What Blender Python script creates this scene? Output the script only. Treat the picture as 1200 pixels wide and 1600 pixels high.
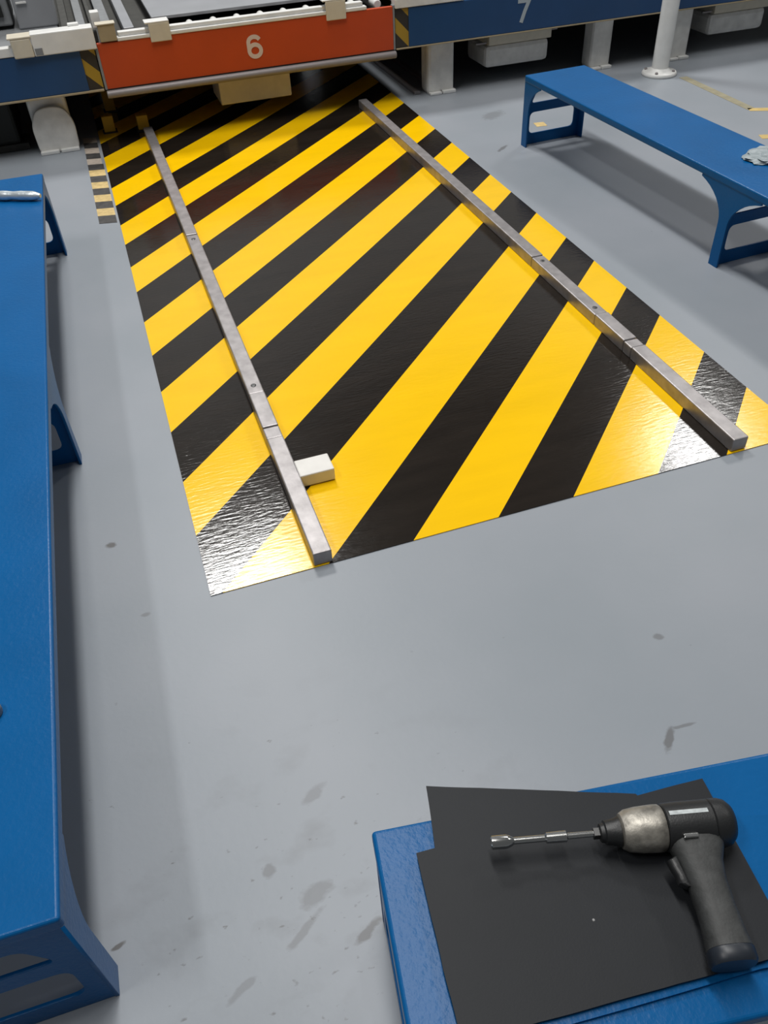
import bpy, bmesh, math, random
from mathutils import Vector, Matrix, noise
for o in list(bpy.data.objects): bpy.data.objects.remove(o)
S = bpy.context.scene; C = S.collection
random.seed(7)
# ------------------------------------------------------------------ camera
cam = bpy.data.cameras.new('camera'); co = bpy.data.objects.new('camera', cam); C.objects.link(co)
YAW, TILT, ROLL, F = 0.28763406, 0.74806091, 0.05915762, 1272.5
fw = Vector((math.sin(YAW)*math.cos(TILT), math.cos(YAW)*math.cos(TILT), -math.sin(TILT)))
rt = Vector((math.cos(YAW), -math.sin(YAW), 0)); dn = fw.cross(rt)
r2 = math.cos(ROLL)*rt + math.sin(ROLL)*dn; d2 = -math.sin(ROLL)*rt + math.cos(ROLL)*dn
m = Matrix((r2, -d2, -fw)).transposed().to_4x4(); m.translation = (0, 0, 1.7)
co.matrix_world = m
cam.sensor_fit = 'HORIZONTAL'; cam.sensor_width = 36; cam.lens = F/1200*36; cam.clip_start = .01
S.camera = co
# ------------------------------------------------------------------ world, lamps, exposure
S.view_settings.view_transform = 'Standard'; S.view_settings.look = 'None'
S.view_settings.gamma = 1; S.view_settings.use_curve_mapping = False
S.view_settings.exposure = -0.30
W = bpy.data.worlds.new('hall'); S.world = W; W.use_nodes = True
bg = W.node_tree.nodes['Background']; bg.inputs[0].default_value = (.93, .97, 1, 1); bg.inputs[1].default_value = .10
def lamp(x, y, z, sx, sy, e, col=(1, .985, .96)):
    l = bpy.data.lights.new('ceiling_lamp', 'AREA'); l.shape = 'RECTANGLE'; l.size = sx; l.size_y = sy; l.energy = e; l.color = col
    o = bpy.data.objects.new('ceiling_lamp', l); o.location = (x, y, z); C.objects.link(o)
lamp(.45, 9.75, 9, 1.9, 1.7, 640)
lamp(9.7, 10.2, 9, 1.4, 2.2, 430)
lamp(.72, 3.5, 9, .75, 5.4, 580)
lamp(-4.2, .6, 9, .6, 2.8, 270)
lamp(10.4, 2.6, 9, .6, 2.8, 230)
# ------------------------------------------------------------------ materials
def mat(name, col, rough=.5, metal=0, spec=.5, var=0, vscale=20, bump=0, bscale=200, coat=0, coat_r=.1, stretch=(1, 1, 1)):
    m = bpy.data.materials.new(name); m.use_nodes = True; nt = m.node_tree; b = nt.nodes['Principled BSDF']
    b.inputs['Base Color'].default_value = (*col, 1); b.inputs['Roughness'].default_value = rough
    b.inputs['Metallic'].default_value = metal; b.inputs['Specular IOR Level'].default_value = spec
    b.inputs['Coat Weight'].default_value = coat; b.inputs['Coat Roughness'].default_value = coat_r
    tc = nt.nodes.new('ShaderNodeTexCoord')
    mp = nt.nodes.new('ShaderNodeMapping'); mp.inputs['Scale'].default_value = stretch
    nt.links.new(tc.outputs['Object'], mp.inputs[0])
    if var:
        n = nt.nodes.new('ShaderNodeTexNoise'); n.inputs['Scale'].default_value = vscale; n.inputs['Detail'].default_value = 5
        r = nt.nodes.new('ShaderNodeValToRGB')
        r.color_ramp.elements[0].position = .3; r.color_ramp.elements[1].position = .7
        r.color_ramp.elements[0].color = (*[c*(1-var) for c in col], 1); r.color_ramp.elements[1].color = (*[min(1, c*(1+var)) for c in col], 1)
        nt.links.new(mp.outputs[0], n.inputs[0]); nt.links.new(n.outputs[0], r.inputs[0]); nt.links.new(r.outputs[0], b.inputs['Base Color'])
    if bump:
        n = nt.nodes.new('ShaderNodeTexNoise'); n.inputs['Scale'].default_value = bscale; n.inputs['Detail'].default_value = 3
        bp = nt.nodes.new('ShaderNodeBump'); bp.inputs['Strength'].default_value = bump; bp.inputs['Distance'].default_value = .002
        nt.links.new(mp.outputs[0], n.inputs[0]); nt.links.new(n.outputs[0], bp.inputs['Height']); nt.links.new(bp.outputs[0], b.inputs['Normal'])
        if coat: nt.links.new(bp.outputs[0], b.inputs['Coat Normal'])
    return m
M = {}
M['yellow'] = mat('yellow_floor_paint', (.97, .57, .002), .17, bump=.25, bscale=62, stretch=(.4, 1.7, 1), var=.04, vscale=6)
M['black'] = mat('black_floor_paint', (.017, .013, .010), .13, bump=.32, bscale=62, stretch=(.4, 1.7, 1), var=.2, vscale=8)
M['steel'] = mat('rail_steel', (.36, .34, .34), .42, .55, var=.18, vscale=25, bump=.1)
M['blue'] = mat('blue_bench_paint', (.003, .10, .295), .30, var=.06, vscale=5, bump=.35, bscale=90, spec=.17)
M['beam_blue'] = mat('dark_blue_beam_paint', (.009, .054, .155), .4, var=.08, vscale=4)
M['orange'] = mat('orange_panel_paint', (.50, .058, .009), .5, var=.06, vscale=5)
M['white'] = mat('white_painted_metal', (.74, .74, .72), .45, var=.06, vscale=12)
M['offwhite'] = mat('off_white_leg_paint', (.70, .69, .66), .5, var=.12, vscale=14, bump=.3, bscale=30)
M['beige'] = mat('beige_plastic', (.62, .57, .46), .5, var=.05)
M['tan'] = mat('tan_block_paint', (.36, .29, .18), .5, var=.05)
M['grey'] = mat('light_grey_sheet', (.30, .31, .33), .4, var=.06, vscale=6)
M['midgrey'] = mat('mid_grey_metal', (.22, .23, .24), .45, var=.1)
M['dark'] = mat('dark_machine_metal', (.045, .045, .040), .7, var=.2)
M['lip'] = mat('grey_bumper_bar', (.24, .22, .22), .5, .2)
M['numeral'] = mat('pale_numeral_vinyl', (.66, .54, .48), .5)
M['numeral7'] = mat('grey_numeral_vinyl', (.40, .45, .48), .5)
M['tape_yellow'] = mat('worn_yellow_tape', (.62, .46, .20), .5, var=.2, vscale=30)
M['tape_pale'] = mat('worn_pale_tape', (.50, .43, .36), .5, var=.15, vscale=30)
M['tape_black'] = mat('worn_black_tape', (.06, .057, .055), .5, var=.3, vscale=30)
M['hz_yellow'] = mat('dull_yellow_tape', (.38, .24, .02), .5)
M['hz_black'] = mat('dark_tape', (.03, .025, .02), .5)
M['yblock'] = mat('yellow_stop_paint', (.60, .36, .02), .5)
M['faded'] = mat('faded_yellow_line', (.33, .30, .20), .5, var=.15, vscale=18)
M['bright_line'] = mat('yellow_line', (.62, .45, .16), .5, var=.1)
M['mat'] = mat('dark_grey_rubber', (.019, .021, .0245), .52, var=.12, vscale=4, bump=.06, bscale=300, spec=.20)
M['tool_black'] = mat('black_tool_plastic', (.017, .018, .019), .42, bump=.15, bscale=300)
M['tool_grip'] = mat('worn_grey_rubber_grip', (.040, .042, .042), .6, var=.3, vscale=40, bump=.3, bscale=150)
M['tool_cap'] = mat('blue_black_plastic_cap', (.018, .023, .032), .4)
M['alu'] = mat('worn_cast_aluminium', (.36, .34, .30), .45, .6, var=.5, vscale=34, bump=.7, bscale=60)
M['chrome'] = mat('polished_chrome', (.78, .78, .76), .18, 1)
M['socket_dark'] = mat('dark_steel', (.12, .12, .12), .35, .9)
M['silver'] = mat('silver_foil', (.72, .78, .82), .32, .5, bump=.6, bscale=60)
M['film'] = mat('crumpled_pale_film', (.30, .35, .37), .4, spec=.4)
M['block'] = mat('pale_grey_block', (.78, .76, .72), .45, var=.05)
M['black_hole'] = mat('black_socket', (.008, .010, .008), .6)
M['wall'] = mat('pale_hall_wall', (.30, .31, .32), .7, var=.05, vscale=1)
M['fleck'] = mat('pale_fleck', (.3, .3, .3), .5)
# floor with dirt and scuffs of their own shape
def floor_mat():
    m = bpy.data.materials.new('grey_epoxy_floor'); m.use_nodes = True; nt = m.node_tree; b = nt.nodes['Principled BSDF']; L = nt.links.new
    N = lambda t: nt.nodes.new('ShaderNode'+t)
    tc = N('TexCoord'); P = tc.outputs['Object']
    n1 = N('TexNoise'); n1.inputs['Scale'].default_value = 1.4; n1.inputs['Detail'].default_value = 4; L(P, n1.inputs[0])
    r1 = N('ValToRGB'); L(n1.outputs[0], r1.inputs[0])
    r1.color_ramp.elements[0].position = .3; r1.color_ramp.elements[1].position = .7
    r1.color_ramp.elements[0].color = (.262, .292, .324, 1); r1.color_ramp.elements[1].color = (.308, .331, .366, 1)
    def math_(op, a, bb=None, c=False):
        k = N('Math'); k.operation = op; k.use_clamp = c
        for i, v in enumerate((a, bb)):
            if v is None: continue
            if isinstance(v, (int, float)): k.inputs[i].default_value = v
            else: L(v, k.inputs[i])
        return k.outputs[0]
    # fine dirt specks, denser on the trodden patch beside the benches
    mp = N('Mapping'); mp.inputs['Scale'].default_value = (1, 1.6, 1); mp.inputs['Rotation'].default_value = (0, 0, .5); L(P, mp.inputs[0])
    n2 = N('TexNoise'); n2.inputs['Scale'].default_value = 34; n2.inputs['Detail'].default_value = 3; L(mp.outputs[0], n2.inputs[0])
    d = N('VectorMath'); d.operation = 'DISTANCE'; d.inputs[1].default_value = (.02, .62, 0); L(P, d.inputs[0])
    dense = math_('SUBTRACT', 1.0, math_('DIVIDE', d.outputs['Value'], .75), True)
    thr = math_('SUBTRACT', .75, math_('MULTIPLY', dense, .12))
    sp = math_('MULTIPLY', math_('SUBTRACT', n2.outputs[0], thr), 14, True)
    n3 = N('TexNoise'); n3.inputs['Scale'].default_value = 7; n3.inputs['Detail'].default_value = 6; L(mp.outputs[0], n3.inputs[0])
    bl = math_('MULTIPLY', math_('MULTIPLY', math_('SUBTRACT', n3.outputs[0], .55), 5, True), dense)
    tot = math_('MAXIMUM', math_('MULTIPLY', sp, .55), math_('MULTIPLY', bl, .30))
    for (x, y, rx, ry, a, s) in ((.887, .781, .035, .010, .9, .6), (.94, .80, .03, .004, -.1, .45), (1.028, 1.048, .013, .010, 0, .45), (-.292, 1.918, .016, .010, 0, .8),
                                 (-.376, .756, .013, .005, .3, .8), (.098, .616, .035, .009, .5, .6), (2.352, 4.999, .09, .05, .6, .3), (2.157, 4.437, .06, .012, .7, .55),
                                 (-.224, 1.605, .012, .008, 0, .4), (-.157, .598, .03, .008, .4, .3), (-.061, .801, .014, .014, 0, .4), (.073, .935, .03, .014, .5, .3), (.18, .62, .04, .006, .5, .4),
                                 (0.02, .72, .035, .02, .4, .35), (-.02, .66, .05, .008, .6, .35)):
        q = N('Mapping'); q.vector_type = 'TEXTURE'; q.inputs['Location'].default_value = (x, y, 0); q.inputs['Rotation'].default_value = (0, 0, a); q.inputs['Scale'].default_value = (rx, ry, 1)
        L(P, q.inputs[0]); ln = N('VectorMath'); ln.operation = 'LENGTH'; L(q.outputs[0], ln.inputs[0])
        wob = math_('ADD', ln.outputs['Value'], math_('MULTIPLY', math_('SUBTRACT', n2.outputs[0], .5), 1.6))
        k = math_('MULTIPLY', math_('MULTIPLY', math_('SUBTRACT', 1.25, wob), 2, True), s)
        tot = math_('MAXIMUM', tot, k)
    mx = N('MixRGB'); L(tot, mx.inputs[0]); L(r1.outputs[0], mx.inputs[1]); mx.inputs[2].default_value = (.075, .068, .062, 1)
    L(mx.outputs[0], b.inputs['Base Color'])
    b.inputs['Roughness'].default_value = .42; b.inputs['Specular IOR Level'].default_value = .4
    nb = N('TexNoise'); nb.inputs['Scale'].default_value = 60; nb.inputs['Detail'].default_value = 3; L(P, nb.inputs[0])
    bp = N('Bump'); bp.inputs['Strength'].default_value = .12; bp.inputs['Distance'].default_value = .002; L(nb.outputs[0], bp.inputs['Height']); L(bp.outputs[0], b.inputs['Normal'])
    return m
M['floor'] = floor_mat()
# ------------------------------------------------------------------ helpers
def link(name, me, parent=None, loc=None):
    o = bpy.data.objects.new(name, me); C.objects.link(o)
    if parent: o.parent = parent
    if loc: o.location = loc
    return o
def obj(name, bm, m, parent=None, smooth=False, loc=None):
    me = bpy.data.meshes.new(name); bm.normal_update(); bm.to_mesh(me); bm.free()
    for x in (m if isinstance(m, (list, tuple)) else [m]): me.materials.append(x)
    if smooth:
        for p in me.polygons: p.use_smooth = True
        me.set_sharp_from_angle(angle=math.radians(38))
    return link(name, me, parent, loc)
def tag(o, label=None, cat=None, group=None, kind=None):
    if label: o['label'] = label
    if cat: o['category'] = cat
    if group: o['group'] = group
    if kind: o['kind'] = kind
    return o
def thing(name, label, cat, loc=(0, 0, 0), rz=0, group=None):
    o = bpy.data.objects.new(name, None); C.objects.link(o); o.empty_display_size = .05
    o.location = loc; o.rotation_euler = (0, 0, rz)
    return tag(o, label, cat, group)
def box(x0, x1, y0, y1, z0, z1, bev=0, seg=2):
    bm = bmesh.new(); bmesh.ops.create_cube(bm, size=1)
    for v in bm.verts:
        v.co = Vector(((x0+x1)/2+v.co.x*(x1-x0), (y0+y1)/2+v.co.y*(y1-y0), (z0+z1)/2+v.co.z*(z1-z0)))
    if bev: bmesh.ops.bevel(bm, geom=bm.edges[:], offset=bev, segments=seg, profile=.5, affect='EDGES')
    return bm
def merge(*bms):
    a = bms[0]
    for b in bms[1:]:
        me = bpy.data.meshes.new('tmp'); b.to_mesh(me); b.free(); a.from_mesh(me); bpy.data.meshes.remove(me)
    return a
def lathe(prof, n=32, axis='z'):
    """prof = [(r, t)...] revolved about the axis"""
    bm = bmesh.new(); rings = []
    for r, t in prof:
        ring = []
        for i in range(n):
            a = 2*math.pi*i/n; c, s = r*math.cos(a), r*math.sin(a)
            ring.append(bm.verts.new((c, s, t) if axis == 'z' else (t, c, s)))
        rings.append(ring)
    for A, B in zip(rings, rings[1:]):
        for i in range(n): bm.faces.new((A[i], A[(i+1) % n], B[(i+1) % n], B[i]))
    bm.faces.new(rings[0][::-1]); bm.faces.new(rings[-1])
    bmesh.ops.recalc_face_normals(bm, faces=bm.faces[:])
    return bm
def rod(p0, p1, r, n=16):
    p0, p1 = Vector(p0), Vector(p1); d = p1-p0
    bm = lathe([(r*.85, 0), (r, r*.15), (r, d.length-r*.15), (r*.85, d.length)], n)
    q = d.to_track_quat('Z', 'Y').to_matrix().to_4x4(); q.translation = p0
    bmesh.ops.transform(bm, matrix=q, verts=bm.verts[:])
    return bm
def prism(poly, z0, z1):
    bm = bmesh.new(); a = [bm.verts.new((x, y, z0)) for x, y in poly]; b = [bm.verts.new((x, y, z1)) for x, y in poly]
    n = len(poly); bm.faces.new(a[::-1]); bm.faces.new(b)
    for i in range(n): bm.faces.new((a[i], a[(i+1) % n], b[(i+1) % n], b[i]))
    bmesh.ops.recalc_face_normals(bm, faces=bm.faces[:])
    return bm
def round_poly(pts, r, seg=5):
    out = []; n = len(pts)
    for i in range(n):
        p = Vector(pts[i]); a = Vector(pts[i-1]); b = Vector(pts[(i+1) % n])
        da = (a-p).normalized(); db = (b-p).normalized(); rr = min(r, (a-p).length*.49, (b-p).length*.49)
        s, e = p+da*rr, p+db*rr
        for k in range(seg+1):
            t = k/seg; out.append(tuple((1-t)**2*s+2*t*(1-t)*p+t*t*e))
    return out
def plate(loops, th, bev=.001):
    """flat sheet in the XY plane with holes, thickness th, as mesh data"""
    cu = bpy.data.curves.new('sheet', 'CURVE'); cu.dimensions = '2D'; cu.fill_mode = 'BOTH'; cu.extrude = th/2-bev; cu.bevel_depth = bev; cu.bevel_resolution = 1; cu.offset = -bev
    for lp in loops:
        s = cu.splines.new('POLY'); s.points.add(len(lp)-1); s.use_cyclic_u = True
        for p, (x, y) in zip(s.points, lp): p.co = (x, y, 0, 1)
    o = bpy.data.objects.new('sheet', cu); me = bpy.data.meshes.new_from_object(o)
    bpy.data.objects.remove(o); bpy.data.curves.remove(cu)
    return me
def mesh_bm(me, mtx=None):
    bm = bmesh.new(); bm.from_mesh(me); bpy.data.meshes.remove(me)
    if mtx: bmesh.ops.transform(bm, matrix=mtx, verts=bm.verts[:])
    return bm
def numeral(paths, w, th):
    """strokes of constant width in the XZ plane, standing th proud towards -Y"""
    bm = bmesh.new()
    for si, (path, closed) in enumerate(paths):
        P = [Vector(p) for p in path]; n = len(P); a = []
        for i, p in enumerate(P):
            q0 = P[i-1] if (closed or i) else p; q1 = P[(i+1) % n] if (closed or i < n-1) else p
            d = (q1-q0).normalized(); nn = Vector((-d.y, d.x))*w/2
            a.append([bm.verts.new((c.x, y, c.y)) for c in (p+nn, p-nn) for y in (0, -th-.0007*si)])
        for i in range(n if closed else n-1):
            A, B = a[i], a[(i+1) % n]
            for k0, k1 in ((1, 3), (3, 2), (2, 0), (0, 1)): bm.faces.new((A[k0], A[k1], B[k1], B[k0]))
        if not closed: bm.faces.new((a[0][0], a[0][1], a[0][3], a[0][2])); bm.faces.new((a[-1][0], a[-1][2], a[-1][3], a[-1][1]))
    bmesh.ops.recalc_face_normals(bm, faces=bm.faces[:])
    return bm
def arc(cx, cz, rx, rz, a0, a1, n=14): return [(cx+rx*math.cos(math.radians(a0+(a1-a0)*k/n)), cz+rz*math.sin(math.radians(a0+(a1-a0)*k/n))) for k in range(n+1)]
SIX = [(arc(0, .022, .036, .030, 25, 172)+[(-.036, .012)]+arc(0, -.010, .036, .042, 180, 200, 3)[1:], False), (arc(0, -.022, .036, .032, 0, 360, 24)[:-1], True)]
SEVEN = [([(-.045, .056), (.040, .056)], False), ([(.036, .062), (.008, .0), (-.016, -.066)], False)]
XZ = Matrix.Rotation(math.pi/2, 4, 'X')                                            # (x, y, 0) -> (x, 0, y)
YZ = Matrix(((0, 0, 1, 0), (1, 0, 0, 0), (0, 1, 0, 0), (0, 0, 0, 1)))               # (x, y, 0) -> (0, x, y)
def copy_tree(o, parent=None):
    c = o.copy(); C.objects.link(c)
    if parent: c.parent = parent
    for ch in list(o.children): copy_tree(ch, c)
    return c
# ------------------------------------------------------------------ floor
bm = bmesh.new(); bmesh.ops.create_grid(bm, x_segments=1, y_segments=1, size=9)
bmesh.ops.translate(bm, verts=bm.verts[:], vec=(2.5, 5, 0)); tag(obj('floor', bm, M['floor']), kind='structure')
tag(obj('wall_back', box(-6.5, 11.5, 13.8, 14, 0, 9.6), M['wall']), kind='structure')
# ------------------------------------------------------------------ striped lane
X0, X1, YF, YB, PT = -.043, 1.928, 1.606, 7.3, .003
cs = [-.6, -.32, -.03, .222, .52, .772, 1.045, 1.305, 1.615, 1.905, 2.17, 2.455, 2.72, 2.99, 3.27, 3.555, 3.815, 4.075, 4.32, 4.59, 4.85, 5.11, 5.37, 5.63, 5.89, 6.15, 6.41, 6.67, 6.93, 7.19, 7.45]
lane = thing('striped_floor_marking', 'glossy yellow and black diagonal striped lane painted on grey floor under orange panel', 'floor marking')
def clip(poly, f):
    out = []
    for i, p in enumerate(poly):
        q = poly[(i+1) % len(poly)]; a, b = f(p), f(q)
        if a >= 0: out.append(p)
        if (a >= 0) != (b >= 0):
            t = a/(a-b); out.append((p[0]+(q[0]-p[0])*t, p[1]+(q[1]-p[1])*t))
    return out
for i, (a, b) in enumerate(zip(cs, cs[1:])):
    poly = [(X0, YF), (X1, YF), (X1, YB), (X0, YB)]
    poly = clip(poly, lambda p: p[1]-p[0]-a); poly = clip(poly, lambda p: b-(p[1]-p[0])) if poly else poly
    if len(poly) < 3: continue
    yel = i % 2 == 1
    if abs(a+.6) < 1e-6 or yel: pass
    obj('yellow_stripe' if (i % 2 == 1) else 'black_stripe', prism(poly, 0, PT), M['yellow'] if i % 2 == 1 else M['black'], lane)
# ------------------------------------------------------------------ guide rails bolted on the lane
def rail(label, xa, xb, w, ys, h=.052):
    t = thing('guide_rail', label, 'rail', (xa, YF, 0), group='steel guide rails on the striped lane')
    for k, (y0, y1) in enumerate(zip(ys, ys[1:])):
        xm = lambda y: (xb-xa)*(y-ys[0])/(ys[-1]-ys[0])
        b = box(-w/2, w/2, y0-YF+.0015, y1-YF-.0015, PT, h-(.003 if k % 2 else 0), .004)
        for v in b.verts: v.co.x += xm(v.co.y+YF)
        obj('rail_section', b, M['steel'], t)
        for yy in ((y0+.05, y1-.05) if y1-y0 > .3 else ()):
            bolt = lathe([(.010, 0), (.010, .002), (.007, .003)], 12)
            bmesh.ops.translate(bolt, verts=bolt.verts[:], vec=(xm(yy), yy-YF, h-.0035)); obj('bolt', bolt, M['socket_dark'], t)
    return t
rail('left grey steel guide rail, the one with a pale block against it', .286, .262, .056, (1.608, 2.185, 2.25, 2.467, 3.9, 5.62))
rail('right grey steel guide rail, the one nearer the blue bench at right', 1.682, 1.655, .056, (1.61, 2.217, 2.27, 2.482, 3.03, 5.53))
t = thing('stop_block', 'small pale grey block lying against the left steel rail on the stripes', 'block', (.368, 1.995, PT))
obj('block_body', box(-.058, .055, -.042, .042, .004, .05, .004), M['block'], t)
obj('base_plate', box(-.056, .052, -.038, .038, 0, .004), M['tan'], t)
# ------------------------------------------------------------------ worn striped tape on the floor
t = thing('hazard_tape', 'narrow worn black and pale yellow tape on floor left of the striped lane', 'tape', (-.1, 4.34, 0))
for k in range(14):
    y0 = k*.1; y1 = y0+.1; xs = .045-(.000 if k < 9 else .006)
    sk = .01
    obj('tape_stripe', prism([(-.044, y0+sk), (xs, y0-sk), (xs, y1-sk), (-.044, y1+sk)], 0, .002), M['tape_black'] if k % 2 == 0 else (M['tape_yellow'] if k < 8 else M['tape_pale']), t)
# ------------------------------------------------------------------ blue benches
HB, BW, BL, LIP = .372, .38, 3.43, .034
def leg_frame(flares, y):
    """cross frame in the XZ plane plus flared cheeks in the YZ plane at both sides"""
    w = BW/2-.004; zt = HB-.006
    outer = [(-w, 0), (w, 0), (w, zt), (-w, zt)]
    up = round_poly([(-w+.045, .222), (w-.045, .222), (w-.085, .300), (-w+.085, .300)], .02)
    lo = round_poly([(-w+.04, .058), (w-.04, .058), (w-.04, .172), (-w+.04, .172)], .03)
    bm = mesh_bm(plate([outer, up[::-1], lo[::-1]], .008), Matrix.Translation((0, y, 0)) @ XZ)
    return bm
def cheek(x, y, side):
    """side plate: narrow at the foot, sweeping out under the top; side -1, 0, +1 = which way it flares"""
    lw, fl, zt, zb = .055, (.155 if side == 0 else .11), HB-.012, .185
    L = [(-lw/2, 0)]; R_ = [(lw/2, 0)]
    def sweep(s):
        pts = [(s*lw/2, 0), (s*lw/2, zb)]
        for k in range(1, 9):
            q = k/8; pts.append((s*(lw/2+fl*(1-math.cos(q*math.pi/2))*.75+fl*.25*q*q), zb+(zt-.03-zb)*math.sin(q*math.pi/2)*.55+(zt-.03-zb)*.45*q))
        pts.append((s*(lw/2+fl), zt)); return pts
    rgt = sweep(1) if side >= 0 else [(lw/2, 0), (lw/2, zt)]
    lft = sweep(-1) if side <= 0 else [(-lw/2, 0), (-lw/2, zt)]
    poly = rgt + lft[::-1]
    return mesh_bm(plate([poly], .008), Matrix.Translation((x, y, 0)) @ YZ)
def bench(label, loc, rz, length=BL, mid=1.716, group='long blue work benches'):
    t = thing('work_bench', label, 'bench', loc, rz, group)
    obj('bench_top', box(-BW/2, BW/2, 0, length, HB-LIP, HB, .007, 4), M['blue'], t)
    for y, s in ((.008, 1), (mid, 0), (length-.008, -1)):
        lf = obj('leg_frame', leg_frame(s, y), M['blue'], t)
        for sx in (-1, 1): obj('side_cheek', cheek(sx*(BW/2-.006), y+s*.022, s), M['blue'], lf)
    return t
def place(p0, p1, side):
    """edge from p0 to p1; bench lies on the given side of it"""
    p0, p1 = Vector(p0), Vector(p1); d = (p1-p0).normalized(); a = math.atan2(-d.x, d.y)
    n = Vector((d.y, -d.x))*side*BW/2
    return (p0.x+n.x, p0.y+n.y, 0), a
l, a = place((-.379, .663), (-.316, 4.095), -1)
bench('long blue steel bench along the left edge of the photo, silver tube on it', l, a)
l, a = place((2.275, 4.445), (2.38, 2.526), -1)
rb = bench('blue steel bench at upper right beside the white post, pale film on it', l, a)
l, a = place((.131, .632), (.841, .528), 1)
bench('blue steel bench in front carrying the black power tool and grey mats', l, a)
# ------------------------------------------------------------------ things on the benches
t = thing('blue_sheet', 'thin blue sheet lying under the grey mats on the front bench', 'sheet', (0, 0, HB))
poly = [(.215, .545), (.62, .475), (.85, .40), (.84, .207), (.70, .224), (.63, .231), (.60, .236), (.52, .243), (.40, .2545), (.30, .265), (.18, .282)]
obj('sheet_body', prism(poly, 0, .007), M['blue'], t)
def rubber(name, label, corners, z, th, lift=None, nx=22, ny=14):
    """quad sheet with slight waviness; corners anticlockwise from back-left"""
    t = thing(name, label, 'mat', (0, 0, z), group='dark grey mats on the front bench')
    bm = bmesh.new(); A, B, D, E_ = [Vector((*c, 0)) for c in corners]
    grid = [[None]*(nx+1) for _ in range(ny+1)]; g2 = [[None]*(nx+1) for _ in range(ny+1)]
    for j in range(ny+1):
        for i in range(nx+1):
            u, v = i/nx, j/ny
            p = (A*(1-u)+B*u)*(1-v)+(E_*(1-u)+D*u)*v
            ed = (abs(noise.noise(Vector((p.x*9, p.y*9, 3))))*.003 if (i in (0, nx) or j in (0, ny)) else 0)
            h = (lift(u, v) if lift else 0)
            grid[j][i] = bm.verts.new((p.x+ed, p.y-ed, h)); g2[j][i] = bm.verts.new((p.x+ed, p.y-ed, h+th))
    for j in range(ny):
        for i in range(nx):
            bm.faces.new((grid[j][i], grid[j][i+1], grid[j+1][i+1], grid[j+1][i])); bm.faces.new((g2[j][i], g2[j+1][i], g2[j+1][i+1], g2[j][i+1]))
    for i in range(nx):
        bm.faces.new((grid[0][i], g2[0][i], g2[0][i+1], grid[0][i+1])); bm.faces.new((grid[ny][i], grid[ny][i+1], g2[ny][i+1], g2[ny][i]))
    for j in range(ny):
        bm.faces.new((grid[j][0], grid[j+1][0], g2[j+1][0], g2[j][0])); bm.faces.new((grid[j][nx], g2[j][nx], g2[j+1][nx], g2[j+1][nx]) if False else (grid[j][nx], g2[j][nx], g2[j+1][nx], grid[j+1][nx]))
    bmesh.ops.recalc_face_normals(bm, faces=bm.faces[:])
    obj('rubber_sheet', bm, M['mat'], t, True)
    return t
rubber('rubber_mat', 'lower dark grey mat whose back left corner overhangs the front bench edge', [(.245, .671), (.575, .535), (.62, .40), (.200, .48)], HB+.0071, .004)
rubber('rubber_mat', 'upper dark grey mat lying under the black power tool on the front bench', [(.187, .564), (.694, .519), (.66, .237), (.151, .292)], HB+.0112, .0045)
ZM = HB+.0158
b = lathe([(.0022, 0), (.0014, .0006)], 8); 
tag(obj('paper_fleck', b, M['fleck'], loc=(.405, .375, ZM)), 'tiny pale fleck on the grey mat left of the tool grip', 'fleck')
# power tool
t = thing('impact_wrench', 'black impact wrench with silver nose and long chrome socket extension on grey mats', 'power tool', (.567, .451, ZM+.0392), math.radians(-14.8))
t.rotation_euler = (math.radians(1.5), 0, math.radians(-14.8)); t.scale = (.93, .93, .93)
def L(prof): return lathe([(r, x) for x, r in prof], 36, 'x')
h = obj('motor_housing', L([(-.002, .0375), (0, .0395), (.022, .0405), (.045, .0405), (.078, .0405)]), M['tool_black'], t, True)
rc = obj('rear_cap', L([(.079, .039), (.081, .0412), (.098, .0405), (.108, .0375), (.116, .030), (.120, .020), (.121, .008)]), M['tool_black'], h, True)
obj('gear_housing', L([(-.077, .0215), (-.074, .029), (-.064, .0345), (-.045, .0375), (-.015, .0390), (-.006, .0385), (-.003, .0365)]), M['alu'], t, True)
obj('nose_bumper', L([(-.112, .009), (-.110, .015), (-.104, .0165), (-.102, .020), (-.088, .022), (-.078, .0255)]), M['tool_black'], t, True)
e = obj('extension_bar', L([(-.284, .006), (-.206, .006), (-.203, .0092), (-.169, .0098), (-.166, .0055), (-.108, .0052)]), M['chrome'], t, True)
obj('socket', L([(-.299, .0095), (-.297, .0115), (-.272, .0118), (-.265, .0095), (-.259, .006)]), M['chrome'], e, True)
obj('square_drive', box(-.122, -.108, -.0075, .0075, -.0075, .0075, .001), M['socket_dark'], t)
# grip: lofted rounded sections along -y
def loft(secs, n=24, pw=2.6):
    bm = bmesh.new(); rings = []
    for (v, uc, hu, hw, wz) in secs:
        ring = []
        for i in range(n):
            a = 2*math.pi*i/n; c, s = math.cos(a), math.sin(a)
            ring.append(bm.verts.new((uc+hu*math.copysign(abs(c)**(2/pw), c), -v, wz+hw*math.copysign(abs(s)**(2/pw), s))))
        rings.append(ring)
    for A, B in zip(rings, rings[1:]):
        for i in range(n): bm.faces.new((A[i], A[(i+1) % n], B[(i+1) % n], B[i]))
    bm.faces.new(rings[0][::-1]); bm.faces.new(rings[-1]); bmesh.ops.recalc_face_normals(bm, faces=bm.faces[:])
    return bm
obj('grip', loft([(.008, .045, .050, .030, 0), (.030, .045, .048, .029, 0), (.048, .044, .042, .028, 0), (.066, .042, .036, .0265, 0), (.085, .041, .033, .026, 0), (.10, .041, .031, .026, 0), (.118, .041, .0315, .0265, 0), (.135, .041, .0305, .026, 0),
                  (.155, .041, .0315, .0265, 0), (.178, .041, .033, .028, -.001), (.197, .041, .0355, .030, -.002)]), M['tool_grip'], t, True)
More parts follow.
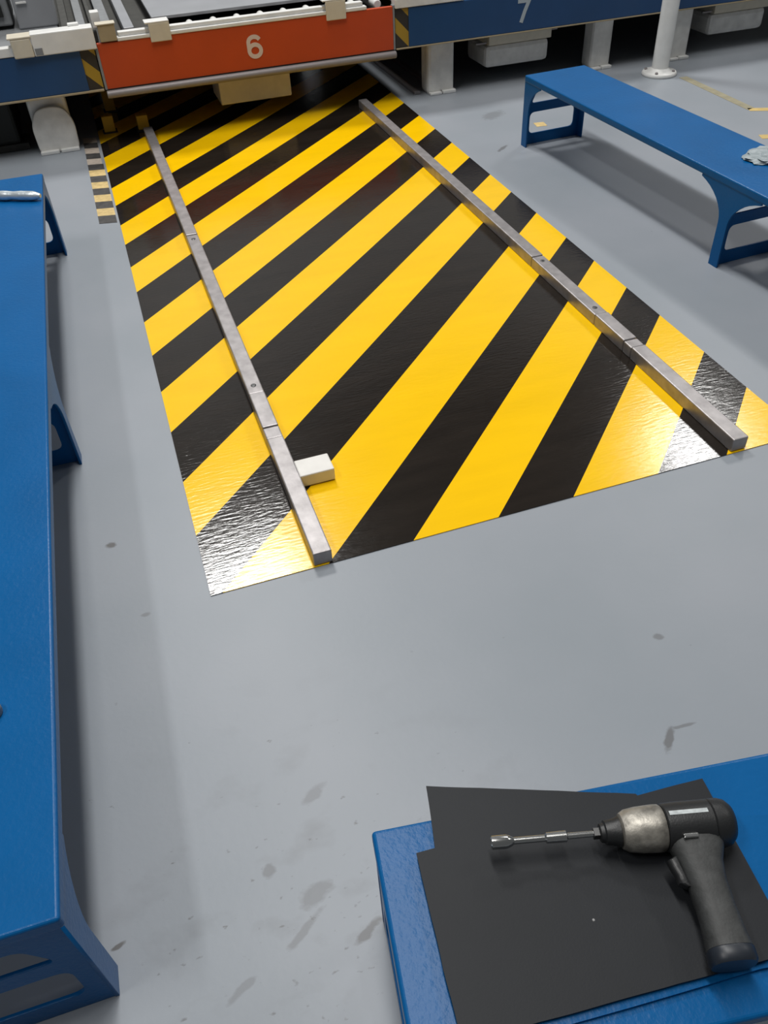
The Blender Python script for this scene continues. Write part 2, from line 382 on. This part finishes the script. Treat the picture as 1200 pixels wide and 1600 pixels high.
obj('grip_cap', loft([(.197, .041, .0350, .0295, -.002), (.199, .041, .037, .0315, -.003), (.215, .0405, .037, .0315, -.003), (.220, .0405, .034, .028, -.003)]), M['tool_cap'], t, True)
obj('trigger', loft([(.054, .002, .006, .010, 0), (.058, -.002, .011, .0115, 0), (.070, -.001, .010, .0115, 0), (.084, .003, .009, .011, 0), (.096, .004, .010, .0105, 0), (.102, .010, .005, .009, 0)], 18), M['tool_black'], t, True)
obj('direction_lever', box(.018, .043, -.0345, -.0275, .0290, .0345, .0015), M['chrome'], t)
ph0, ph1 = math.radians(4), math.radians(15)                                        # white lettering strip printed round the housing, too blurred to read
b = bmesh.new(); rr = [[b.verts.new((.004+.066*i/10, .0409*math.sin(p), .0409*math.cos(p))) for i in range(11)] for p in (ph0, (ph0+ph1)/2, ph1)]
for A, B in zip(rr, rr[1:]):
    for i in range(10): b.faces.new((A[i], A[i+1], B[i+1], B[i]))
M['print'] = mat('white_print', (.50, .54, .55), .4, var=.25, vscale=90); obj('print_strip', b, M['print'], h, True)
for xx in (.014, .030, .046):                                                       # cooling slots along the top of the housing
    obj('vent_slot', box(xx, xx+.010, .0385, .0402, -.001, .006, .0004), M['black_hole'], h)
# silver tube across the left bench
d = Vector((-.326, 3.755, 0)); dirv = Vector((-.163, .078, 0)).normalized()
t = thing('silver_tube', 'bright silver foil tube lying across the far end of left bench', 'tube', (d.x, d.y, HB))
b = bmesh.new(); rings = []
for k in range(25):
    s = k/24*.40; r = .019*(1+.16*noise.noise(Vector((s*28, 1, 2)))) * (1 if k > 1 else (.45+.35*k)); ring = []
    for i in range(14):
        an = 2*math.pi*i/14; n_ = Vector((-dirv.y, dirv.x, 0)); rr2 = r*(1+.12*noise.noise(Vector((s*40, math.cos(an)*2, math.sin(an)*2))))
        p = dirv*s + n_*math.cos(an)*rr2 + Vector((0, 0, .0205+math.sin(an)*min(rr2, .0200))); ring.append(b.verts.new(p))
    rings.append(ring)
for A, B in zip(rings, rings[1:]):
    for i in range(14): b.faces.new((A[i], A[(i+1) % 14], B[(i+1) % 14], B[i]))
b.faces.new(rings[0][::-1]); b.faces.new(rings[-1]); bmesh.ops.recalc_face_normals(b, faces=b.faces[:])
obj('foil_body', b, M['silver'], t, True)
# grey cap on the left bench, cut by the photo's edge
t = thing('grey_cap', 'small grey round cap on the left bench at the edge of the photo', 'cap', (-.486, 1.106, HB))
obj('cap_body', lathe([(.018, 0), (.019, .004), (.019, .016), (.015, .021), (.006, .023)], 20), M['midgrey'], t, True)
# crumpled film on the right bench
t = thing('crumpled_film', 'crumpled pale plastic film on the right bench at the edge of photo', 'plastic film', (2.685, 2.87, HB))
b = bmesh.new(); bmesh.ops.create_icosphere(b, subdivisions=4, radius=1)
for v in b.verts:
    n_ = noise.noise(v.co*2.2)*.5+noise.noise(v.co*5+Vector((3, 1, 0)))*.35; k = 1+n_*.45
    v.co = Vector((v.co.x*.135*k, v.co.y*.10*k, max(0, .008+v.co.z*.013*(1+n_*1.6))))
obj('film_body', b, M['film'], t)
# ------------------------------------------------------------------ front of the machines
YP = 5.48
# middle machine: orange panel
g = thing('lift_machine', 'machine with orange front panel numbered 6 at the far end of the striped lane', 'machine', (.97, YP, 0))
X = .97
def part(name, x0, x1, y0, y1, z0, z1, m, bev=.003, par=None, smooth=False): return obj(name, box(x0-X, x1-X, y0-YP, y1-YP, z0, z1, bev), m, par or g, smooth)
pan = part('front_panel', .080, 1.868, YP, YP+.03, .327, .565, M['orange'], .003)
b = numeral(SIX, .023, .0015); bmesh.ops.translate(b, verts=b.verts[:], vec=(.983-X, -.0002, .448)); tag(obj('numeral', b, M['numeral'], pan), 'pale numeral 6')
part('end_frame', .066, .080, YP-.001, YP+.04, .325, .543, M['midgrey'], .002)
part('end_frame', 1.868, 1.880, YP-.001, YP+.04, .325, .57, M['midgrey'], .002)
part('top_rail', .20, 1.70, YP-.004, YP+.045, .565, .585, M['white'], .004)
part('upper_rail', .21, 1.68, YP+.012, YP+.06, .585, .608, M['white'], .004)
bb = rod((.07-X, -.004, .300), (1.88-X, -.004, .300), .021, 20); obj('bumper_bar', bb, M['lip'], g, True)
part('bumper_web', .08, 1.87, YP+.004, YP+.020, .29, .33, M['dark'], 0)
for x0, x1, z0 in ((.385, .505, .540), (1.44, 1.565, .534)):
    cl = part('clip', x0, x1, YP-.014, YP-.002, z0, .635, M['beige'], .004)
    part('clip_hook', x0-.018, x1, YP-.014, YP+.075, .635, .643, M['white'], .002, cl)
part('tan_block', .106, .200, YP-.008, YP+.05, .571, .655, M['tan'], .003)
part('block_cap', .096, .206, YP-.012, YP+.06, .655, .662, M['beige'], .002)
part('deck_plate', .43, 1.90, 5.70, 8.2, .605, .622, M['grey'], .002)
part('added_shade_deck', .06, 1.90, 5.56, 8.4, .46, .52, M['dark'], 0)  # unseen deck added to keep the space below it dark
part('added_shade_back', .07, 1.93, 8.4, 8.45, 0, .62, M['dark'], 0)  # unseen closure added to shut out light from behind
for k in range(10):
    x = .50+k*.145
    r_ = rod((x-X, 5.585-YP, .565), (x-X, 5.70-YP, .565), .024, 14); obj('roller', r_, M['white'], g, True)
for x0, x1, m_ in ((.13, .195, 'midgrey'), (.255, .315, 'grey'), (.075, .10, 'dark')):
    part('side_beam', x0, x1, 5.62, 8.3, .545, .60, M[m_], .004)
part('sensor_box', .085, .135, 5.60, 5.67, .62, .70, M['white'], .004)
part('drive_box', .745, 1.205, 5.60, 5.90, .115, .27, M['beige'], .008)
for x in (.85, 1.10): part('hanger', x-.02, x+.02, 5.70, 5.74, .27, .46, M['midgrey'], 0)
# left machine
X = -.02
g = thing('lift_machine', 'machine with plain dark blue beam left of the orange panel', 'machine', (X, YP, 0))
part('front_beam', -2.2, -.022, YP, YP+.05, .333, .552, M['beam_blue'], .004)
part('beam_lip', -2.2, .06, YP-.006, YP+.05, .322, .333, M['tan'], .002)
def hz(x0, x1, z0, z1, y, par, s=.085):
    w = x1-x0; k = 0; z = z0-w
    while z < z1:
        poly = [(x0-X, z+w), (x1-X, z), (x1-X, z+s), (x0-X, z+w+s)]
        poly = clip(poly, lambda p: p[1]-z0); poly = clip(poly, lambda p: z1-p[1]) if poly else poly
        if len(poly) > 2:
            b = prism(poly, -.004, 0); bmesh.ops.transform(b, matrix=Matrix.Translation((0, y-YP-.004, 0)) @ Matrix.Rotation(math.pi/2, 4, 'X') , verts=b.verts[:])
            obj('hazard_stripe', b, M['hz_yellow'] if k % 2 else M['hz_black'], par)
        z += s; k += 1
e = part('end_plate', -.022, .060, YP+.012, YP+.045, .333, .545, M['dark'], 0); hz(-.022, .060, .333, .545, YP+.012, e)
part('top_strip', -2.2, -.33, YP-.004, YP+.06, .554, .600, M['white'], .004)
part('cross_box', -.262, .078, YP-.02, YP+.085, .545, .655, M['white'], .005)
part('junction', -.255, -.215, YP-.024, YP-.018, .55, .585, M['midgrey'], .001)
cl = part('clip', -.372, -.264, YP-.026, YP-.006, .545, .640, M['beige'], .006); part('clip_hook', -.385, -.258, YP-.026, YP+.09, .640, .649, M['beige'], .002, cl)
part('bright_bracket', -.05, .01, YP+.06, YP+.10, .655, .668, M['white'], .003)
part('control_cabinet', -1.4, -.36, 6.05, 6.5, .6, 1.15, M['midgrey'], .01)
part('side_cabinet', -.33, -.10, 6.0, 6.5, .58, 1.1, M['grey'], .01)
cc = part('socket_opening', -.46, -.40, 6.035, 6.049, .65, .72, M['black_hole'], .002)
part('latch', -.31, -.25, 5.988, 5.998, .715, .725, M['white'], .001)
part('deck_plate', -2.2, -.11, 5.56, 8.2, .52, .58, M['midgrey'], .003)
part('added_shade_deck', -2.2, .06, 5.56, 8.4, .46, .515, M['dark'], 0)  # added cover that shades the floor behind the left beam
part('side_beam', .00, .05, 5.66, 8.3, .545, .60, M['midgrey'], .004)
part('side_beam', -.09, -.045, 5.66, 8.3, .545, .60, M['dark'], .004)
part('added_shade_back', -2.2, .06, 8.4, 8.45, 0, .6, M['dark'], 0)  # added rear closure, out of view, blocks light
lg = part('support_leg', -.40, -.175, 5.60, 5.72, 0, .322, M['offwhite'], .02)
b = mesh_bm(plate([round_poly([(-.118, 0), (.118, 0), (.125, .16), (.085, .245), (0, .262), (-.085, .245), (-.125, .16)], .04)], .03, .008), Matrix.Translation((-.283-X, 5.575-YP, 0)) @ XZ)
obj('leg_cover', b, M['offwhite'], lg, True)
for x in (-.345, -.225): part('foot_plate', x-.055, x+.055, 5.535, 5.60, 0, .02, M['white'], .004, lg)
part('dark_unit', -1.1, -.50, 5.70, 6.3, .04, .30, M['black_hole'], .02)
part('dark_foot', -1.0, -.46, 5.70, 5.9, 0, .04, M['dark'], .004)
# right machine
X = 3.2
g = thing('lift_machine', 'machine with long dark blue beam numbered 7 at top right', 'machine', (X, YP, 0))
fb = part('front_beam', 1.972, 6.4, YP, YP+.05, .330, .548, M['beam_blue'], .004)
b = numeral(SEVEN, .024, .0015); bmesh.ops.transform(b, matrix=Matrix.Translation((2.765-X, -.0002, .448)) , verts=b.verts[:]); tag(obj('numeral', b, M['numeral7'], fb), 'grey numeral 7')
part('beam_lip', 1.885, 6.4, YP-.004, YP+.05, .322, .330, M['tan'], .002)
e = part('end_plate', 1.884, 1.972, YP+.012, YP+.045, .333, .545, M['dark'], 0); hz(1.884, 1.972, .333, .545, YP+.012, e)
part('top_strip', 1.883, 2.34, YP-.006, YP+.07, .550, .60, M['offwhite'], .004)
part('deck_plate', 1.93, 6.4, 5.56, 8.2, .552, .60, M['grey'], .003)
part('added_shade_deck', 2.0, 6.4, 5.56, 8.4, .46, .515, M['dark'], 0)  # added unseen cover, darkens the floor behind the legs
part('added_shade_back', 2.11, 6.4, 8.4, 8.45, 0, .6, M['dark'], 0)  # unseen, added so no light enters from the rear
for x0, x1, y in ((2.134, 2.325, 5.575), (3.365, 3.520, 5.585), (3.96, 4.115, 5.53), (5.2, 5.4, 5.55)):
    lg = part('support_leg', x0, x1, y, y+.14, 0, .33, M['offwhite'], .022); xm = (x0+x1)/2
    part('foot_plate', x0+.008, xm-.004, y-.03, y+.05, 0, .016, M['white'], .004, lg); part('foot_plate', xm+.004, x1+.002, y-.03, y+.05, 0, .020, M['white'], .004, lg)
for x0, x1 in ((2.57, 3.045), (4.33, 4.80)):
    tr = part('hanging_tray', x0, x1, 5.62, 5.95, .095, .235, M['offwhite'], .03)
    part('tray_flange', x0+.02, x1+.01, 5.615, 5.96, .235, .335, M['beige'], .006, tr)
    for x in (x0+.10, x1-.10): part('hanger', x-.02, x+.02, 5.75, 5.79, .33, .46, M['midgrey'], 0, tr)
    part('pin', x0-.07, x0+.01, 5.63, 5.645, .245, .257, M['lip'], .002, tr); part('pin', x1-.005, x1+.06, 5.63, 5.645, .275, .287, M['lip'], .002, tr)
# guide strips on the floor under the right machine
for x, y0, y1, lb in ((2.075, 5.62, 6.7, 'thin grey floor strip under the machine, nearer the striped lane'), (2.22, 5.74, 6.9, 'thin grey floor strip under the machine, behind the white leg')):
    t = thing('floor_strip', lb, 'floor strip', (x, y0, 0)); obj('strip_body', box(-.02, .02, 0, y1-y0, 0, .02, .003), M['lip'], t)
# yellow stop blocks at the far end of the lane
for x, y, z, h_, lb in ((.245, 5.75, PT, .09, 'dull yellow stop block at the far end of the left rail'), (.035, 5.80, PT, .10, 'dull yellow stop block left of the far rail end'), (.075, 6.25, PT, .13, 'dull yellow stop block deepest under the orange panel')):
    t = thing('stop_post', lb, 'stop block', (x, y, z)); obj('post_body', box(-.035, .035, -.03, .03, .006, h_, .005), M['yblock'], t); obj('base_plate', box(-.045, .045, -.04, .04, 0, .006), M['dark'], t)
# white post
t = thing('white_post', 'round white post with floor flange behind the right blue bench', 'post', (3.725, 5.27, 0))
obj('post_tube', lathe([(.056, .02), (.056, 2.2)], 28), M['white'], t, True)
fl = obj('flange', lathe([(.115, 0), (.118, .006), (.118, .014), (.112, .022), (.075, .028), (.058, .045)], 36), M['white'], t, True)
for k in range(4):
    an = math.pi/4+k*math.pi/2; bt = lathe([(.011, .02), (.011, .032), (.007, .036)], 6); bmesh.ops.translate(bt, verts=bt.verts[:], vec=(.093*math.cos(an), .093*math.sin(an), 0)); obj('bolt', bt, M['lip'], fl)
# floor lines
def line(label, poly, m): return tag(obj('floor_line', prism(poly, 0, .0015), m), label, 'floor marking')
line('faded yellow line on the floor running from the white post', [(3.80, 5.14), (3.86, 5.14), (3.845, 4.40), (3.785, 4.38)], M['faded'])
line('short bright yellow bar at the end of the faded floor line', [(3.785, 4.36), (3.80, 4.41), (4.10, 4.28), (4.08, 4.22)], M['bright_line'])
line('short yellow bar on the floor behind the right bench, cut by photo edge', [(3.545, 3.93), (3.565, 3.99), (3.90, 3.88), (3.88, 3.82)], M['bright_line'])
line('small pale yellow tag on the floor seen through the right bench leg', [(2.50, 4.68), (2.51, 4.75), (2.575, 4.74), (2.565, 4.67)], M['tape_yellow'])
